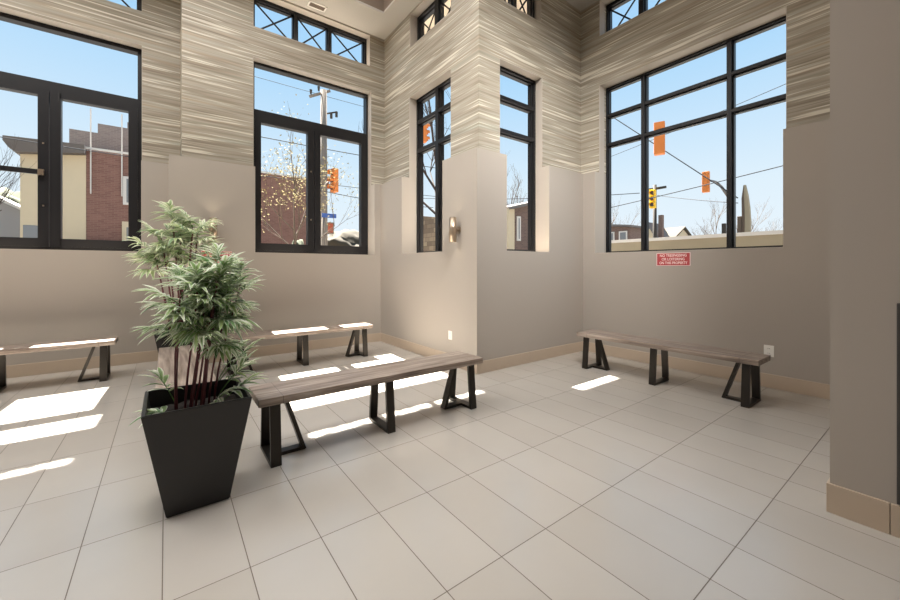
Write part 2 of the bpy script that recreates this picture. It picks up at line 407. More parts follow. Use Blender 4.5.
def window_casement(name, P, s0, s1, z0, z1, mid, tb0, tb1, barspec=None):
    """transom light above two side-hung casements"""
    w = sempty(name); fw = .055; dep = .12
    f = MB(); bx(f, P, s0, s0+fw, z0, z1, 0, dep); bx(f, P, s1-fw, s1, z0, z1, 0, dep); bx(f, P, s0+fw, s1-fw, z0, z0+.05, 0, dep); bx(f, P, s0+fw, s1-fw, z1-fw, z1, 0, dep)
    f.build('window_frame', 'frame', w)
    t = MB(); bx(t, P, s0+fw, s1-fw, tb0+.06, tb1, 0, dep); t.build('transom', 'frame', w)
    g = MB(); g.bm.faces.new([g.bm.verts.new(P(x, z, .07)) for x, z in ((s0+fw, tb1), (s1-fw, tb1), (s1-fw, z1-fw), (s0+fw, z1-fw))]); g.build('glass_pane', 'glass', w)
    for a, b in ((s0+fw, mid-.004), (mid+.004, s1-fw)):
        k = MB(); q = .098
        bx(k, P, a, a+q-(.01 if a < mid-.1 else 0), z0+.05, tb0+.06, -.012, .09); bx(k, P, b-q, b, z0+.05, tb0+.06, -.012, .09)
        bx(k, P, a+q-.01, b-q, z0+.05, z0+.155, -.012, .09); bx(k, P, a+q-.01, b-q, tb0, tb0+.06, -.012, .09)
        ko = k.build('casement', 'frame', w)
        g = MB(); g.bm.faces.new([g.bm.verts.new(P(x, z, .05)) for x, z in ((a+.08, z0+.14), (b-.08, z0+.14), (b-.08, tb0+.01), (a+.08, tb0+.01))]); g.build('glass_pane', 'glass', ko)
        if barspec and a < mid-.1:
            h = MB(); bx(h, P, a, b-.085, barspec-.03, barspec+.03, -.06, -.03); hb = h.build('safety_bar', 'frame', w)
            h = MB(); bx(h, P, b-.09, b-.04, barspec-.035, barspec+.035, -.065, -.012); h.build('bar_bracket', 'metal', hb)
    lk = MB()
    for zz in (2.05, 2.83): bx(lk, P, mid-.062, mid-.045, zz-.01, zz+.01, -.02, -.012)
    lk.build('lock_screw', 'metal', w)
    return w

PA = PY(YAP+.14); PL = PY(YLP+.14); PB = PX(XBP+.14); PC = PY(YCP+.12); PD = PX(XDP+.19)
window_casement('window_1', PL, -2.07, -.262, SILL, 4.335, -1.173, 3.43, 3.625, 2.46)
window_casement('window_2', PA, 1.0, 2.895, SILL, 4.37, 1.93, 3.455, 3.645)
window_grid('window_3', PB, 4.15, 5.29, SILL, 4.03, [4.69], [3.17, 3.63], vw=.07)
window_grid('window_4', PC, 3.47, 4.35, SILL, 4.03, [], [3.14, 3.59])
window_grid('window_5', PD, 1.045, 3.285, SILL, 4.075, [1.645, 2.685], [3.17, 3.62], fw=.05, vw=.045, hw=.04)
window_clerestory('window_6', PL, -2.07, -.262, CB-.02, CT, [-1.47, -.86])
window_clerestory('window_7', PA, 1.0, 2.86, CB-.02, CT, [1.648, 2.19])
window_clerestory('window_8', PB, 4.14, 5.25, CB-.02, CT, [4.7], vw=.09)
window_clerestory('window_9', PC, 3.47, 4.32, CB-.02, CT, [3.9])
window_clerestory('window_10', PD, 1.06, 3.27, CB-.02, CT, [1.62, 2.16, 2.71], vw=.07)
window_casement('window_11', PL, -4.9, -3.1, SILL, 4.335, -4., 3.43, 3.625)
window_clerestory('window_12', PL, -4.9, -3.1, CB-.02, CT, [-4.3, -3.7])
# painted sill caps and window heads (pale)
def trimbox(name, P, s0, s1, z0, z1, d0, d1): struct(bx(MB(), P, s0, s1, z0, z1, d0, d1).build(name, 'sill'))

# ------------------------------------------------------------------ benches
def end_leg(root, sx, L, W):
    """end trapezoid of flat bar with a slanted brace running inwards"""
    x = sx*(L/2-.105); yb = W/2-.02; yt = W/2-.055; H = .40; w = .064; t = .026
    k = MB()
    k.bar((x, -yt, H), (x, -yb, .0), w, t, (1, 0, 0)); k.bar((x, yt, H), (x, yb, .0), w, t, (1, 0, 0)); k.bar((x, -yb, .011), (x, yb, .011), w, .022, (1, 0, 0))
    xi = x-sx*.215; xt = x-sx*.085
    lo = k.build('leg', 'steel', root)
    b = MB(); b.bar((xt, 0, H), (xi, 0, 0), w, t, (0, 1, 0)); b.bar((xi, 0, .011), (x-sx*.032, 0, .011), w, .022, (0, 1, 0)); b.build('brace', 'steel', lo)
def make_bench(label, wood, L=1.87, W=.36):
    r = thing('bench', label, 'bench', group='wood topped benches')
    MB().box((-L/2, -W/2, .40), (L/2, W/2, .45), .004).build('seat', wood, r)
    end_leg(r, -1, L, W); end_leg(r, 1, L, W)
    yb = W/2-.02; yt = W/2-.055; k = MB()
    k.bar((0, -yt, .4), (0, -yb, 0), .064, .026, (1, 0, 0)); k.bar((0, yt, .4), (0, yb, 0), .064, .026, (1, 0, 0)); k.bar((0, -yb, .011), (0, yb, .011), .064, .022, (1, 0, 0))
    k.build('leg', 'steel', r)
    return r
b0 = make_bench('wooden bench on dark steel legs nearest the viewer, right of the black planter', 'wood')
b0.location = (1.397, 2.785, 0)
def more(loc, rz, label):
    c = copy_tree(b0); c.location = loc; c.rotation_euler = (0, 0, rz); c['label'] = label
    return c
more((4.40, 1.985, 0), math.pi/2, 'wooden bench along the right wall under the widest window and red sign')
more((1.465, 5.25, 0), 0, 'sunlit wooden bench along the far wall beneath the window with the utility pole')
more((-1.395, 5.91, 0), 0, 'sunlit wooden bench cut off at the left edge under the leftmost window')
more((.12, 3.99, 0), math.pi/2, 'wooden bench seen end-on behind the black planter, mostly hidden by leaves')

# ------------------------------------------------------------------ planters with plants
def make_planter(label, loc, kind):
    r = thing('potted_bamboo_palm', label, 'potted plant', loc)
    H = .57; a = .141; b = .238; ti = .016
    k = MB(); bm = k.bm
    def ring(h, z): return [bm.verts.new((sx*h, sy*h, z)) for sx, sy in ((-1, -1), (1, -1), (1, 1), (-1, 1))]
    r0 = ring(a, 0); r1 = ring(b, H); r2 = ring(b-ti, H); r3 = ring(a+.045, H-.30)
    bm.faces.new(r0[::-1]); bm.faces.new(r3)
    for p, q in ((r0, r1), (r1, r2), (r2, r3)):
        for i in range(4): bm.faces.new((p[i], p[(i+1) % 4], q[(i+1) % 4], q[i]))
    bmesh.ops.bevel(bm, geom=[e for e in bm.edges if all(v in r1 for v in e.verts) or (e.verts[0] in r0+r1 and e.verts[1] in r0+r1)], offset=.004, segments=2, affect='EDGES')
    po = k.build('planter', 'black', r)
    s = MB(); hz = H-.09; hb = b-ti-.016
    n = 10; grid = [[s.bm.verts.new((-hb+2*hb*i/n, -hb+2*hb*j/n, hz+random.uniform(-.006, .008))) for j in range(n+1)] for i in range(n+1)]
    for i in range(n):
        for j in range(n): s.bm.faces.new((grid[i][j], grid[i+1][j], grid[i+1][j+1], grid[i][j+1]))
    s.build('soil', 'soil', po)
    return r, hz

class Foliage:
    def __init__(s): s.bm = bmesh.new(); s.lay = s.bm.verts.layers.float_vector.new('leafco')
    def leaflet(s, base, d, up, L, w, droop):
        d = d.normalized(); side = d.cross(up)
        if side.length < 1e-3: side = d.orthogonal()
        side.normalize(); nrm = side.cross(d).normalized()
        tint = random.random(); rz = random.random()
        prof = [(0, .15), (.18, .75), (.42, 1.), (.7, .68), (.9, .28), (1., .02)]
        rows = []
        for t, k in prof:
            c = base+d*(L*t)-Vector((0, 0, 1))*(droop*L*t*t)
            hw = w*k/2
            row = []
            for x in (-1, 0, 1):
                v = s.bm.verts.new(c+side*hw*x+nrm*(abs(x)*hw*.45)); v[s.lay] = (abs(x)*1.0, tint, rz); row.append(v)
            rows.append(row)
        for a, b in zip(rows, rows[1:]):
            for i in (0, 1): s.bm.faces.new((a[i], a[i+1], b[i+1], b[i]))
    def frond(s, base, d, plen, nleaf, L, w):
        """petiole, then leaflets fanned in pairs along its last part"""
        d = d.normalized(); p = Vector(base); up = Vector((0, 0, 1))
        pts = [p.copy()]; dd = d.copy()
        for i in range(4):
            dd = (dd+Vector((0, 0, -.10))).normalized(); p = p+dd*plen/4; pts.append(p.copy())
        # petiole
        mb = MB.__new__(MB); mb.bm = s.bm
        n0 = len(s.bm.verts)
        mb.tube(pts, [.0032, .003, .0026, .0022, .0016], 5)
        s.bm.verts.ensure_lookup_table()
        for v in s.bm.verts[n0:]: v[s.lay] = (0, .2, .2)
        side = dd.cross(up)
        if side.length < 1e-3: side = dd.orthogonal()
        side.normalize()
        for i in range(nleaf):
            f = i/(nleaf-1); sg = -1 if i % 2 else 1
            k = .42+.58*f; j = min(3, int(k*4)); q = pts[j].lerp(pts[j+1], k*4-j) if j < 4 else pts[4]
            ang = math.radians(70*(1-f)+8)*sg
            ld = dd*math.cos(ang)+side*math.sin(ang)+up*random.uniform(-.1, .22)
            s.leaflet(q, ld, up, L*random.uniform(.8, 1.1)*(1-.25*abs(f-.5)), w*random.uniform(.8, 1.15), random.uniform(.15, .6))
    def build(s, name, m, parent):
        me = bpy.data.meshes.new(name); s.bm.to_mesh(me); s.bm.free(); me.materials.append(M[m])
        for p in me.polygons: p.use_smooth = True
        o = bpy.data.objects.new(name, me); C.objects.link(o); o.parent = parent; return o

def cane_plant(root, hz, canes, L, w, plen, leafmat, low, nleaf=9, r=.0065):
    """canes: (x0,y0,x1,y1,top,first frond height,count)"""
    for (x0, y0, x1, y1, top, first, cnt) in canes:
        pts = []
        for i in range(7):
            t = i/6; z = hz-.03+(top-hz+.03)*t
            pts.append(Vector((x0+(x1-x0)*t**1.3+math.sin(t*5+x0*40)*.006, y0+(y1-y0)*t**1.3+math.cos(t*4+y0*50)*.006, z)))
        st = MB().tube(pts, [r*(1-.45*i/6) for i in range(7)], 7).build('stem', 'stem', root, True)
        fo = Foliage()
        a0 = random.uniform(0, 6.28)
        for k in range(cnt):
            f = k/max(1, cnt-1); z = first+(top-first)*f; t = (z-hz+.03)/(top-hz+.03)*6; j = min(5, int(t)); p = pts[j].lerp(pts[j+1], min(1, t-j))
            az = a0+k*2.4+random.uniform(-.3, .3); el = .38+.7*f+random.uniform(-.2, .2)
            fo.frond(p, Vector((math.cos(az)*math.cos(el), math.sin(az)*math.cos(el), math.sin(el))), plen*random.uniform(.75, 1.15), nleaf, L, w)
        fo.build('foliage', leafmat, st)
    for (x, y, z, az, el, pl) in low:
        fo = Foliage(); fo.frond(Vector((x, y, z)), Vector((math.cos(az)*math.cos(el), math.sin(az)*math.cos(el), math.sin(el))), pl, 9, L, w); fo.build('frond', leafmat, root)

p1, hz = make_planter('bushy variegated plant in the tapered black planter nearest the viewer', (.141, 2.551, 0), 'near')
near = []
for i in range(13):
    a = i*2.399; rr = .02+.085*((i % 5)/4)
    x, y = rr*math.cos(a), rr*math.sin(a)
    near.append((x, y, x*1.6+.085, y*1.4-.01, (1.27, 1.14, 1.20, 1.08, 1.17, 1.24, 1.04, 1.15, 1.18, 1.10, 1.26, 1.02, 1.22)[i], (.96, .90, .93, .84, .90, .95, .82, .89, .93, .86, .97, .80, .93)[i], 7))
low = [(-.10, .04, hz+.05, 2.4, 1.1, .17), (-.13, -.08, hz+.03, 2.9, .6, .06), (.10, .02, hz+.05, .3, 1.0, .24), (.12, -.04, hz+.04, .1, .8, .16), (.09, .07, hz+.10, .6, 1.0, .26), (.02, -.06, hz+.02, -1.3, .8, .03), (.11, .03, hz+.14, -.1, 1.0, .24), (.12, .08, hz+.06, .5, .8, .2), (.06, -.06, hz+.03, -.4, .9, .10)]
cane_plant(p1, hz, near, .145, .030, .13, 'leaf', low, 12)
p2, hz = make_planter('tall pale green plant farther away, behind the end-on bench, in a black planter', (.136, 5.30, 0), 'far')
far = []
for i in range(9):
    a = i*2.399+1.; rr = .03+.08*((i % 4)/3); x, y = rr*math.cos(a), rr*math.sin(a)
    far.append((x, y, x*2.6-.04, y*1.6-.02, (1.76, 1.6, 1.70, 1.5, 1.80, 1.64, 1.42, 1.73, 1.54)[i], (1.42, 1.3, 1.38, 1.25, 1.45, 1.32, 1.2, 1.4, 1.28)[i], 7))
cane_plant(p2, hz, far, .22, .042, .19, 'leafpale', [], 11, .011)

# ------------------------------------------------------------------ small wall things
def sconce(label, loc, rz):
    """up-and-down cylinder light; local +X points out of the wall"""
    r = thing('wall_sconce', label, 'wall light', loc, rz, 'up and down wall sconces')
    MB().tube([(0, 0, 0), (.012, 0, 0)], .05, 20).build('backplate', 'metal', r)
    MB().tube([(.012, 0, 0), (.05, 0, 0)], .018, 12).build('arm', 'metal', r)
    k = MB(); bm = k.bm; n = 24; R, ri = .047, .041; x0 = .095; rings = []
    for rad, z in ((ri, -.11), (R, -.155), (R, .155), (ri, .11)):
        rings.append([bm.verts.new((x0+rad*math.cos(2*math.pi*i/n), rad*math.sin(2*math.pi*i/n), z)) for i in range(n)])
    rings.insert(1, [bm.verts.new((x0+ri*math.cos(2*math.pi*i/n), ri*math.sin(2*math.pi*i/n), -.155)) for i in range(n)])
    rings.insert(4, [bm.verts.new((x0+ri*math.cos(2*math.pi*i/n), ri*math.sin(2*math.pi*i/n), .155)) for i in range(n)])
    for a, b in zip(rings, rings[1:]):
        for i in range(n): bm.faces.new((a[i], a[(i+1) % n], b[(i+1) % n], b[i]))
    k.build('shade', 'metal', r, True)
    for z in (-.112, .112): MB().tube([(x0, 0, z-.004), (x0, 0, z+.004)], .041, 20).build('bulb', 'lampglow', r, False)
    for s_ in (-1, 1):
        ld = bpy.data.lights.new('sconce_lamp', 'SPOT'); ld.energy = 1.0; ld.color = (1, .84, .62); ld.spot_size = 1.6; ld.spot_blend = .7; ld.shadow_soft_size = .03
        lo = bpy.data.objects.new('sconce_lamp', ld); C.objects.link(lo); lo.parent = r; lo.location = (x0, 0, s_*.14); lo.rotation_euler = (0 if s_ < 0 else math.pi, 0, 0)
    return r
sconce('bronze cylinder wall light on the projecting corner wall above an outlet', (XB, 3.80, 1.755), math.pi)
sconce('cylinder wall light behind the plant tops, on the far street wall', (.50, YA, 1.78), -math.pi/2)

def text_mesh(body, size, m, parent, loc, rot, squash=1.):
    cu = bpy.data.curves.new('txt', 'FONT'); cu.body = body; cu.size = size; cu.align_x = 'CENTER'; cu.align_y = 'CENTER'; cu.extrude = .0006; cu.offset = size*.012
    o = bpy.data.objects.new('txt', cu); C.objects.link(o); bpy.context.view_layer.update()
    me = bpy.data.meshes.new_from_object(o.evaluated_get(bpy.context.evaluated_depsgraph_get())); bpy.data.objects.remove(o)
    me.materials.clear(); me.materials.append(M[m]); q = bpy.data.objects.new('lettering', me); C.objects.link(q); q.parent = parent; q.location = loc; q.rotation_euler = rot; q.scale = (squash, 1, 1)
    return q
def sign(label, loc, rz, w=.40, h=.165):
    """red notice; local +X out of the wall"""
    r = thing('notice_sign', label, 'sign', loc, rz, 'red no trespassing signs')
    MB().box((0, -w/2, -h/2), (.004, w/2, h/2), .0015).build('board', 'red', r)
    b = MB(); e = .009; i_ = .006
    for a0, a1, c0, c1 in ((-w/2, w/2, h/2-i_, h/2), (-w/2, w/2, -h/2, -h/2+i_), (-w/2, -w/2+i_, -h/2, h/2), (w/2-i_, w/2, -h/2, h/2)): b.box((.003, a0, c0), (.0055, a1, c1))
    b.build('border', 'pink', r)
    for k, (t, z) in enumerate((('NO TRESPASSING', .047), ('OR LOITERING', 0), ('ON THIS PROPERTY', -.047))):
        text_mesh(t, .046, 'pink', r, (.0048, 0, z), (math.pi/2, 0, math.pi/2), (.88, .88, .80)[k])
    return r
sign('red notice with pale lettering on the right wall below the wide window', (XD, 2.15, 1.383), math.pi)
sign('red notice partly hidden behind the plant, on the far street wall', (.55, YA, 1.42), -math.pi/2, .36)

def outlet(label, loc, rz, w=.075, h=.115):
    r = thing('power_outlet', label, 'outlet', loc, rz)
    MB().box((0, -w/2, -h/2), (.006, w/2, h/2), .002).build('cover_plate', 'white', r)
    for z in (-.025, .025):
        MB().box((.005, -.017, z-.014), (.008, .017, z+.014), .002).build('socket', 'white', r)
        s_ = MB(); s_.box((.0075, -.008, z-.005), (.0083, -.005, z+.006)); s_.box((.0075, .005, z-.005), (.0083, .008, z+.006)); s_.build('slot', 'slot', r)
outlet('white outlet plate low on the projecting corner wall', (XB, 3.975, .39), math.pi)
outlet('white outlet plate at the end of the bench on the right wall', (XD, 1.195, .39), math.pi, .085, .12)

v = thing('air_vent', 'white rectangular air grille in the ceiling above the far street wall', 'vent', (1.885, 5.97, CEIL))
k = MB(); a, b = .135, .07
for x0, x1, y0, y1 in ((-a, a, -b, -b+.022), (-a, a, b-.022, b), (-a, -a+.022, -b, b), (a-.022, a, -b, b)): k.box((x0, y0, -.008), (x1, y1, 0))
k.build('vent_frame', 'white', v)
for i in range(5):
    y = -b+.03+i*.02; MB().box((-a+.022, y-.007, -.006), (a-.022, y+.005, -.002)).build('slat', 'tray', v)
# dark panel standing on the entry wall at the right edge of view
k = MB(); k.box((2.765, -.55, .16), (2.786, .168, 1.11), .003); tag(k.build('wall_panel', 'slot'), 'dark flat panel on the right entry wall, at the edge of the photo', 'panel')

# ------------------------------------------------------------------ outside
g = MB(); g.box((-60, -60, -.5), (90, 90, -.13)); struct(g.build('floor_street', 'asphalt'))
# roof edge covering the outside notch of the corner
r_ = MB(); r_.box((XBP+.28, YCP+.28, 5.63), (6.1, 6.05, 5.95)); struct(r_.build('trim_3', 'roofsoffit'))

# brick and stucco building across the street
bl = thing('corner_building', 'long red brick building with a cream stucco end across the street', 'building', (-4.5, 22, 0))
ox = -4.5
k = MB(); k.box((ox-ox-.08, 0, 0), (-2.703-ox, 9, 6.0)); k.build('stucco_end', 'stucco', bl)
k = MB(); k.box((-2.70-ox, .02, 0), (6.4-ox, 9, 6.36)); k.build('brick_wall', 'brick', bl)
k = MB(); k.prism([(-.45, 6.28), (1.8, 6.36), (1.8, 6.0), (-.1, 5.72), (-.3, 5.85), (-.45, 6.1)], -.4, 9, lambda a_, z, d: (a_, d, z)); k.build('cornice', 'cornice', bl)
k = MB(); k.box((1.8, -.06, 6.27), (6.4-ox, .02, 6.36)); k.build('coping', 'trimwhite', bl)
k = MB(); k.prism([(1.0, 6.2), (1.0, 7.55), (1.95, 7.55), (1.95, 8.0), (3.0, 8.0), (3.0, 8.3), (6.2, 8.3), (6.2, 6.2)], 2.0, 8, lambda a_, z, d: (a_, d, z)); k.build('stepped_parapet', 'brickgrey', bl)
for x0, x1, z0, z1 in ((-1.52-ox, -.6-ox, 4.05, 5.3), (1.2-ox, 2.2-ox, 4.05, 5.3)):
    f = MB(); f.box((x0, -.03, z0), (x1, .06, z1)); fo = f.build('window', 'trimwhite', bl); f = MB(); f.box((x0+.12, -.035, z0+.1), (x1-.1, 0, z1-.1)); f.build('pane', 'pane', fo)
f = MB(); f.box((-1.55-ox, -.05, 0), (-.5-ox, .06, 3.3)); fo = f.build('door', 'stucco', bl); f = MB(); f.box((-1.4-ox, -.06, 0), (-.65-ox, 0, 3.05)); f.build('pane', 'pane', fo)
f = MB(); f.box((.0, -.03, 1.2), (.55, .06, 2.95)); f.build('window', 'pane', bl)
for x in (-2.55-ox, -1.55-ox, -.75-ox): MB().tube([(x, -.06, 4.4), (x, -.06, 8.0)], .025, 6).build('conduit', 'trimwhite', bl)
# gabled house left of it
def house(label, loc, w, dp, hw, hr, wallm, roofm, rz=0, chim=None, wins=()):
    h = thing('house', label, 'house', loc, rz)
    k = MB(); k.prism([(-w/2, 0), (w/2, 0), (w/2, hw), (0, hr), (-w/2, hw)], 0, dp, lambda a_, z, d: (a_, d, z)); k.build('wall', wallm, h)
    ov = .3; t = .16; k = MB(); sl = (hr-hw)/(w/2)
    for sg in (-1, 1): k.prism([(0, hr+.02), (sg*(w/2+ov), hw-sl*ov+.02), (sg*(w/2+ov), hw-sl*ov+t), (0, hr+t+.05)], -ov, dp+ov, lambda a_, z, d: (a_, d, z))
    k.build('roof', roofm, h)
    for (x0, x1, z0, z1) in wins:
        f = MB(); f.box((x0, -.06, z0), (x1, .05, z1)); fo = f.build('window', 'trimwhite', h); f = MB(); f.box((x0+.1, -.07, z0+.1), (x1-.1, 0, z1-.1)); f.build('pane', 'pane', fo)
    if chim: k = MB(); k.box((chim[0]-.2, chim[1]-.2, hw), (chim[0]+.2, chim[1]+.2, chim[2])); k.build('chimney', 'brickbrown', h)
    return h
house('grey sided house with a pale gable roof left of the stucco building', (-8.0, 27, 0), 5.2, 8, 3.9, 5.4, 'siding', 'trimwhite')
# brown house seen through the right window, its long side to the lobby
house('brown brick house with white windows outside the left part of the wide window', (30, 14.2, 0), 7.6, 2.6, 4.55, 4.95, 'brickbrown', 'roofgrey', -math.pi/2, None, ((2.9, 3.6, 3.3, 4.25), (1.4, 2.5, 3.3, 4.25), (-.4, .7, 3.3, 4.25)))
bpy.data.objects['house.001'].location = (30, 19.6, 0)
h3 = house('house with small gable and tan roof beyond the parapet', (42, 20.1, 0), 1.9, 3.0, 4.3, 6.0, 'stucco', 'roofgrey', -math.pi/2, (1.1, .6, 6.9))
h4 = house('wide house with a broad tan roof far beyond the parapet', (52, 20.8, 0), 8, 9, 4.2, 6.2, 'stucco', 'rooftan', -math.pi/2)
h4.location = (51, 20.2, -.1); h4.rotation_euler = (0, 0, 0); h4.scale = (1, 1, 1)
house('low brown house with cream corner outside the narrow window right of the corner', (16.9, 14, 0), 4.6, 6, 4.35, 4.9, 'brickbrown', 'roofgrey', 0, None, ((-2.0, -1.72, 2.7, 4.0), (-.6, .2, 2.7, 4.0)))
k = MB(); k.box((-2.65, -.05, 0), (-2.2, .4, 4.35)); k.build('corner_trim', 'stucco', bpy.data.objects['house.004'])
# retaining wall outside the right window
pw = thing('parapet_wall', 'tan concrete parapet wall running outside the wide right window', 'wall', (9, 2, -.13))
k = MB(); k.box((0, -6, 0), (.3, 5, 2.02)); k.build('panel', 'concrete', pw)
k = MB(); k.box((-.04, -6, 2.02), (.34, 5, 2.09)); k.build('coping', 'trimwhite', pw)
# stone wall seen through the left corner window
k = MB(); k.prism([(15.5, -.13), (21.5, -.13), (21.5, 4.9), (19.2, 4.36), (17.2, 4.05), (15.5, 3.8)], 12, 12.5, lambda s_, z, d: (d, s_, z)); tag(k.build('stone_wall', 'stone'), 'rough stone wall outside the narrow window left of the sconce', 'wall')

# traffic lights
def signal(label, loc, rz, m, hgt, rot=0., group=None, lit=None):
    t = thing('traffic_light', label, 'traffic light', loc, rz, group)
    w = hgt*.30; d = hgt*.22
    MB().box((-d/2, -w/2, -hgt/2), (d/2, w/2, hgt/2), hgt*.02).build('housing', m, t)
    for i, z in enumerate((-.31, 0, .31)):
        MB().tube([(-d/2-.012, 0, z*hgt), (-d/2, 0, z*hgt)], hgt*.105, 16).build('lens', 'lens', t)
        vz = MB(); n = 12; rr = hgt*.125
        pr = [[vz.bm.verts.new((-d/2-q*hgt*.16, rr*math.cos(a_), z*hgt+rr*math.sin(a_))) for a_ in [math.pi*(-.15+1.3*i_/n) for i_ in range(n+1)]] for q in (0, 1)]
        for i_ in range(n): vz.bm.faces.new((pr[0][i_], pr[0][i_+1], pr[1][i_+1], pr[1][i_]))
        vz.build('visor', m, t)
    return t
signal('yellow traffic light facing the lobby, on the dark pole beyond the parapet', (18, 8.40, 4.44), .15, 'yellow', .86)
signal('tall amber traffic light hanging highest, behind the wide window glazing bar', (13, 5.85, 5.52), 3.5, 'amber', 1.05)
signal('amber traffic light on the curved arm near the right mullion of the wide window', (16, 5.55, 4.44), 3.3, 'amber', .76)
signal('amber traffic light on a mast arm outside the double window on the far wall', (4.70, 13, 4.31), .2, 'amber', .82)
signal('amber traffic light glimpsed high through the narrow window left of the corner', (12, 18.55, 9.15), 2.9, 'amber', 1.2)
def pole(name, label, cat, pts, r, m): tag(MB().tube(pts, r, 8).build(name, m, None, True), label, cat)
# signal pole with crossarm
pp = thing('utility_pole', 'dark pole with a short crossarm behind the yellow traffic light', 'pole', (18.2, 8.4, -.13))
MB().tube([(0, 0, 0), (0, 0, 5.25)], [.10, .08], 8).build('shaft', 'poledark', pp, True)
MB().box((-.04, -.5, 5.02), (.04, .3, 5.12)).build('crossarm', 'poledark', pp)
pole('curved_light_mast', 'grey curved mast holding the lower amber traffic light', 'mast arm', [(16, 5.41, 4.47), (16, 5.22, 4.38), (16, 5.06, 4.18), (16, 4.92, 3.93), (16, 4.80, 3.7), (16, 4.74, 3.2), (16, 4.74, -.13)], [.035, .04, .045, .05, .055, .06, .07], 'pole')
pole('signal_mast', 'thin mast arm crossing behind the amber light of the double window', 'mast arm', [(4.27, 13.1, 3.8), (4.45, 13.1, 4.15), (4.52, 13.1, 4.25)], [.05, .045, .04], 'pole')
# pole on the street side
up = thing('utility_pole', 'pale utility pole with slanting crossarms outside the double window', 'pole', (4.66, 14, -.13))
MB().tube([(0, 0, 0), (0, 0, 7.95)], [.15, .11], 10).build('shaft', 'pole', up, True)
MB().bar((-.52, -.1, 7.55), (.30, .25, 8.1), .10, .10, (0, 0, 1)).build('crossarm', 'pole', up)
for x, z in ((-.48, 7.66), (-.2, 7.85), (.1, 8.05), (.28, 8.2)): MB().tube([(x, -.05, z), (x, -.05, z+.16)], [.03, .05], 8).build('insulator', 'poledark', up)
MB().bar((-.05, 0, 7.05), (.5, .1, 7.3), .05, .05, (0, 0, 1)).build('bracket', 'poledark', up)
for x, z in ((.3, 7.2), (.5, 7.3)): MB().tube([(x, .05, z-.2), (x, .05, z)], .05, 8).build('insulator', 'poledark', up)
# street name sign and pedestrian signal
ss = thing('street_sign', 'blue street name sign on a short post outside the double window', 'street sign', (4.16, 12.5, -.13))
MB().tube([(0, .06, 0), (0, .06, 3.2)], .05, 8).build('post', 'pole', ss, True)
MB().box((-.06, -.02, 3.06), (.42, .02, 3.2), .004).build('blade', 'blue', ss)
pedestrian = thing('pedestrian_signal', 'brown pedestrian signal box under the blue street sign', 'signal', (4.28, 12.3, 2.56))
MB().box((-.12, -.1, -.19), (.12, .1, .19), .01).build('housing', 'pole', pedestrian); MB().box((-.08, -.11, -.15), (.08, -.095, .15)).build('face', 'hand', pedestrian)
# leaning pointed board and stump-like post beyond the parapet
bd = thing('leaning_marker', 'tall pointed pale board leaning by a brown post beyond the parapet', 'marker', (14, 3.775, -.13))
k = MB()
k.prism([(-.02, 0), (.14, 0), (.20, 2.75), (.17, 3.2), (.11, 3.6), (.03, 3.9), (-.03, 3.88), (-.05, 3.5), (-.03, 2.9)], -.06, .06, lambda a_, z, d: (d, (-a_+.07)*.75, z)); k.build('board', 'concrete', bd)
k = MB(); k.prism([(-.07, 0), (.0, 0), (.02, 2.9), (.0, 3.5), (-.02, 3.86), (-.08, 3.5), (-.07, 2.9)], -.075, .075, lambda a_, z, d: (d, (-a_+.07)*.75, z)); k.build('edge', 'bark', bd)
tag(MB().box((13.9, 3.885, -.13), (14.1, 3.99, 2.83), .01).build('wooden_post', 'bark'), 'short brown post beside the leaning pointed board', 'post')
k = MB(); k.box((14.4, 4.45, -.13), (14.5, 4.55, 2.7)); tag(k.build('junction_post', 'poledark'), 'small dark post head showing above the parapet left of the right mullion', 'post')

# overhead wires
def wire(a, b, sag, label, r=.012):
    a = Vector(a); b = Vector(b); pts = [a.lerp(b, i/10)-Vector((0, 0, sag*4*(i/10)*(1-i/10))) for i in range(11)]
    tag(MB().tube(pts, r, 5).build('overhead_wire', 'wire', None, True), label, 'wire', 'overhead wires')
wire((14, 9.6, 8.6), (14, 4.0, 3.4), .0, 'overhead wire slanting down from the highest amber light to the right mullion', .018)
wire((14.5, 10.5, 3.55), (14.5, 1.5, 4.45), .05, 'overhead wire rising gently to the right across the wide window', .016)
wire((15, 9.5, 5.85), (13, 1.5, 6.3), .05, 'upper overhead wire rising to the right across the wide window', .010)
wire((18.12, 8.25, 4.6), (14, 4.0, 3.25), .03, 'short overhead wire level with the yellow traffic light', .014)
wire((-8, 15.5, 8.6), (12, 15.5, 8.35), .15, 'top overhead wire across the far street windows', .010)
wire((-8, 16, 6.6), (12, 16, 6.4), .2, 'middle overhead wire passing before the grey stepped parapet', .018)
wire((-8, 16.5, 5.2), (12, 16.5, 5.05), .2, 'lower overhead wire crossing the cream stucco end', .014)
wire((3.8, 13.2, 4.0), (9, 13.2, 3.8), .1, 'overhead wire behind the amber light of the double window', .014)
wire((12, 26, 6.6), (20, 10, 5.2), .3, 'overhead wire across the narrow corner windows', .02)

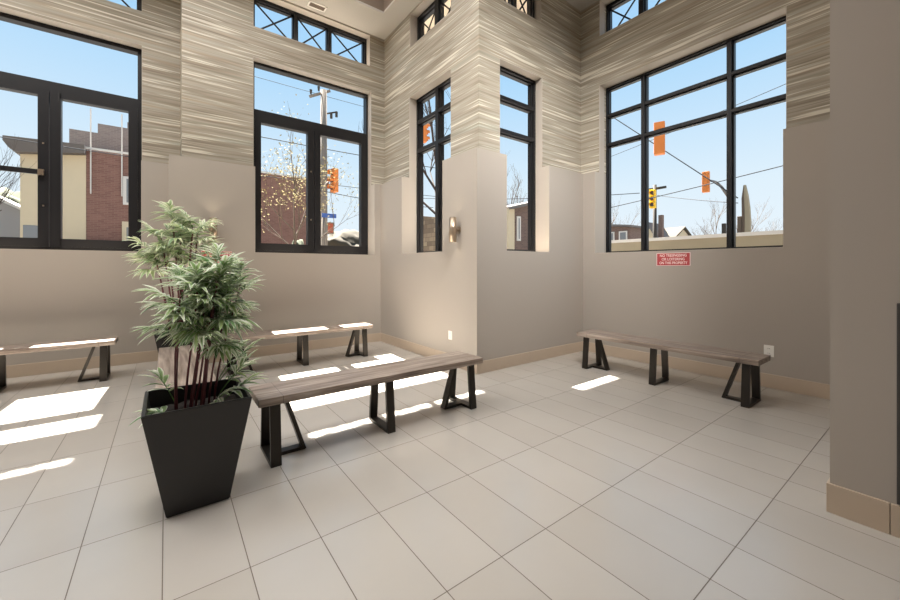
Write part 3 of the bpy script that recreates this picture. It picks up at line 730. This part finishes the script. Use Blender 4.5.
# trees
def branch(mb, p, d, L, r, depth, tips, spread=.55, upb=.12):
    q = p; pts = [p.copy()]; rs = [r]; dd = d.normalized()
    for i in range(3):
        dd = (dd+Vector((random.uniform(-.12, .12), random.uniform(-.12, .12), random.uniform(-.02, .12)))).normalized(); q = q+dd*L/3; pts.append(q.copy()); rs.append(r*(1-.18*(i+1)))
    mb.tube(pts, rs, 5 if depth < 3 else 4, False)
    if depth == 0: tips.append((q, dd)); return
    for i in range(3 if depth > 1 else 4):
        nd = (dd+Vector((random.uniform(-1, 1), random.uniform(-1, 1), random.uniform(-.3, 1)))*spread+Vector((0, 0, upb))).normalized()
        branch(mb, pts[random.choice((1, 2, 3))], nd, L*random.uniform(.55, .8), r*.5, depth-1, tips, spread, upb)
    tips.append((q, dd))
def tree(label, loc, h, r, depth, barkm, leaves=0, lsize=.06, spread=.6, lean=(0, 0)):
    t = thing('street_tree', label, 'tree', loc)
    mb = MB(); tips = []
    mb.tube([(0, 0, 0), (lean[0]*.5, lean[1]*.5, h*.25), (lean[0], lean[1], h*.45)], [r, r*.85, r*.7], 8, False)
    for i in range(5): branch(mb, Vector((lean[0]*(.7+.075*i), lean[1], h*(.30+.035*i))), Vector((math.cos(i*2.4), math.sin(i*2.4), .9)), h*.27, r*.45, depth, tips, spread)
    branch(mb, Vector((lean[0], lean[1], h*.45)), Vector((-.1, 0, 1)), h*.33, r*.6, depth, tips, spread)
    mb.build('trunk', barkm, t, True)
    if leaves:
        lf = MB()
        for (p, d) in tips:
            for i in range(leaves):
                c = p+Vector((random.gauss(0, .16), random.gauss(0, .16), random.gauss(0, .16))); a_ = Vector((random.uniform(-1, 1), random.uniform(-1, 1), random.uniform(-1, 1))).normalized()*lsize; b_ = a_.orthogonal().normalized()*lsize*.55
                lf.bm.faces.new([lf.bm.verts.new(x) for x in (c-a_, c-b_, c+a_, c+b_)])
        lf.build('foliage', 'bud', t)
tree('slender tree with pale spring leaves in front of the red brick building', (3.1, 11.4, -.13), 5.6, .05, 3, 'bark', 5, .036, .7, (-.15, 0))
tree('leafless tree by the cream stucco building seen through the leftmost window', (-5.9, 19.6, -.13), 7.0, .08, 3, 'barkdark', 0, .05, .5)
tree('bare tree left of the right mullion in the wide window', (44, 14.4, -.13), 6.6, .12, 4, 'bark', 0, .05, .8)
tree('bare tree behind the leaning pointed board', (50, 13.3, -.13), 7.2, .12, 4, 'bark', 0, .05, .8)
tree('bare tree at the left end of the wide window behind the brown house', (44, 25.5, -.13), 9.5, .13, 4, 'bark', 0, .05, .8)
tree('leafless tree high above the stone wall outside the left corner window', (15, 21.5, -.13), 15, .2, 3, 'barkdark', 0, .05, .7)
tree('bare tree behind the low brown house outside the right corner window', (24.5, 23.5, -.13), 9, .18, 4, 'bark', 0, .05, .8)
# shrubs and hillside
def blob(name, label, cat, loc, r, m, sz=(1, 1, .7)):
    mb = MB(); bmesh.ops.create_icosphere(mb.bm, subdivisions=4, radius=1)
    ph = [random.uniform(0, 6) for _ in range(6)]
    for v_ in mb.bm.verts:
        c = v_.co; k_ = 1+.13*math.sin(5*c.x+ph[0])*math.sin(6*c.y+ph[1])+.09*math.sin(11*c.z+ph[2]+4*c.x)+.05*math.sin(19*c.x+ph[3])*math.sin(17*c.z+ph[4])+random.uniform(-.04, .04)
        v_.co = Vector((c.x*r*sz[0], c.y*r*sz[1], c.z*r*sz[2]))*k_
    tag(mb.build(name, m, None, True, loc), label, cat)
blob('hillside', 'tan hillside low in the right pane of the double window', 'hill', (16.2, 41, 2.2), 3.2, 'hill', (1.2, 1, .95))
blob('shrub', 'dark rounded shrub beside the grey house at the far left', 'shrub', (-8.6, 38.5, 3.2), 2.6, 'ever', (1, 1, 1.25))
blob('shrub', 'olive shrub at the foot of the street sign', 'shrub', (4.25, 16, .7), .95, 'ever', (.6, .6, 1.6))
blob('hedge', 'pale shrubbery below the brick wall in the leftmost window', 'hedge', (-1.9, 21, .9), 1.5, 'hill', (1., .5, .95))

# ------------------------------------------------------------------ light
w = bpy.data.worlds.new('sky'); S.world = w; w.use_nodes = True; nt = w.node_tree
bg = nt.nodes['Background']; tc = nt.nodes.new('ShaderNodeTexCoord'); sx = nt.nodes.new('ShaderNodeSeparateXYZ'); rp = nt.nodes.new('ShaderNodeValToRGB')
nt.links.new(tc.outputs['Generated'], sx.inputs[0]); nt.links.new(sx.outputs['Z'], rp.inputs['Fac']); nt.links.new(rp.outputs['Color'], bg.inputs['Color'])
e = rp.color_ramp.elements; e[0].position = 0; e[0].color = (.84, .91, .97, 1); e[1].position = 1; e[1].color = (.28, .52, .90, 1)
q = e.new(.18); q.color = (.74, .87, .97, 1); q = e.new(.45); q.color = (.42, .69, .96, 1)
bg.inputs['Strength'].default_value = .75

sd = bpy.data.lights.new('sun', 'SUN'); sd.energy = 42; sd.angle = math.radians(.6); sd.color = (1, .95, .88)
so = bpy.data.objects.new('sun', sd); C.objects.link(so)
so.rotation_euler = Vector((.055, 1, 1.52)).to_track_quat('Z', 'Y').to_euler(); so.location = (2, 10, 12)
# unseen fill lights, added up in the tray to brighten the lobby
def area(x, y, z, sx_, sy_, en, col, rot=(0, 0, 0)):
    ld = bpy.data.lights.new('ceiling_luminaire', 'AREA'); ld.shape = 'RECTANGLE'; ld.size = sx_; ld.size_y = sy_; ld.energy = en; ld.color = col
    lo = bpy.data.objects.new('ceiling_luminaire', ld); C.objects.link(lo); lo.location = (x, y, z); lo.rotation_euler = rot
for x, y, en in ((-2.9, 4.3, 130), (-.4, 4.3, 75), (1.6, 4., 32)): area(x, y, CEIL+.52, 1.9, 2.2, en, (1, .98, .95))
def aimed(x, y, z, tx, ty, tz, size, en, spread):
    r = (Vector((x, y, z))-Vector((tx, ty, tz))).to_track_quat('Z', 'Y').to_euler()
    area(x, y, z, size, size, en, (1, .98, .95), r); C.objects[-1].data.spread = math.radians(spread)
aimed(1.6, .2, CEIL+.4, 3.9, 3.4, 2.9, 1.2, 62, 58)  # added narrow fill that brightens the right corner wall
aimed(2.6, 1.8, CEIL+.5, 2.6, 1.8, 0, 1.4, 19, 58)  # added downward fill for the floor on the right
aimed(-.3, 1.7, CEIL+.5, -.3, 1.7, 0, 1.4, 14, 62)  # added downward fill for the floor on the left

# ------------------------------------------------------------------ camera
cd = bpy.data.cameras.new('camera'); co = bpy.data.objects.new('camera', cd); C.objects.link(co)
co.location = (0, 0, 1.28)
t = math.radians(53.16)
co.rotation_euler = (math.pi/2, 0, t-math.pi/2)
cd.sensor_width = 36; cd.lens = 379.0/900*36; cd.shift_y = -(300-267.4)/900; cd.clip_start = .05; cd.clip_end = 400
S.camera = co
S.view_settings.view_transform = 'Standard'; S.view_settings.look = 'None'; S.view_settings.gamma = 1; S.view_settings.exposure = .47
S.view_settings.use_curve_mapping = False
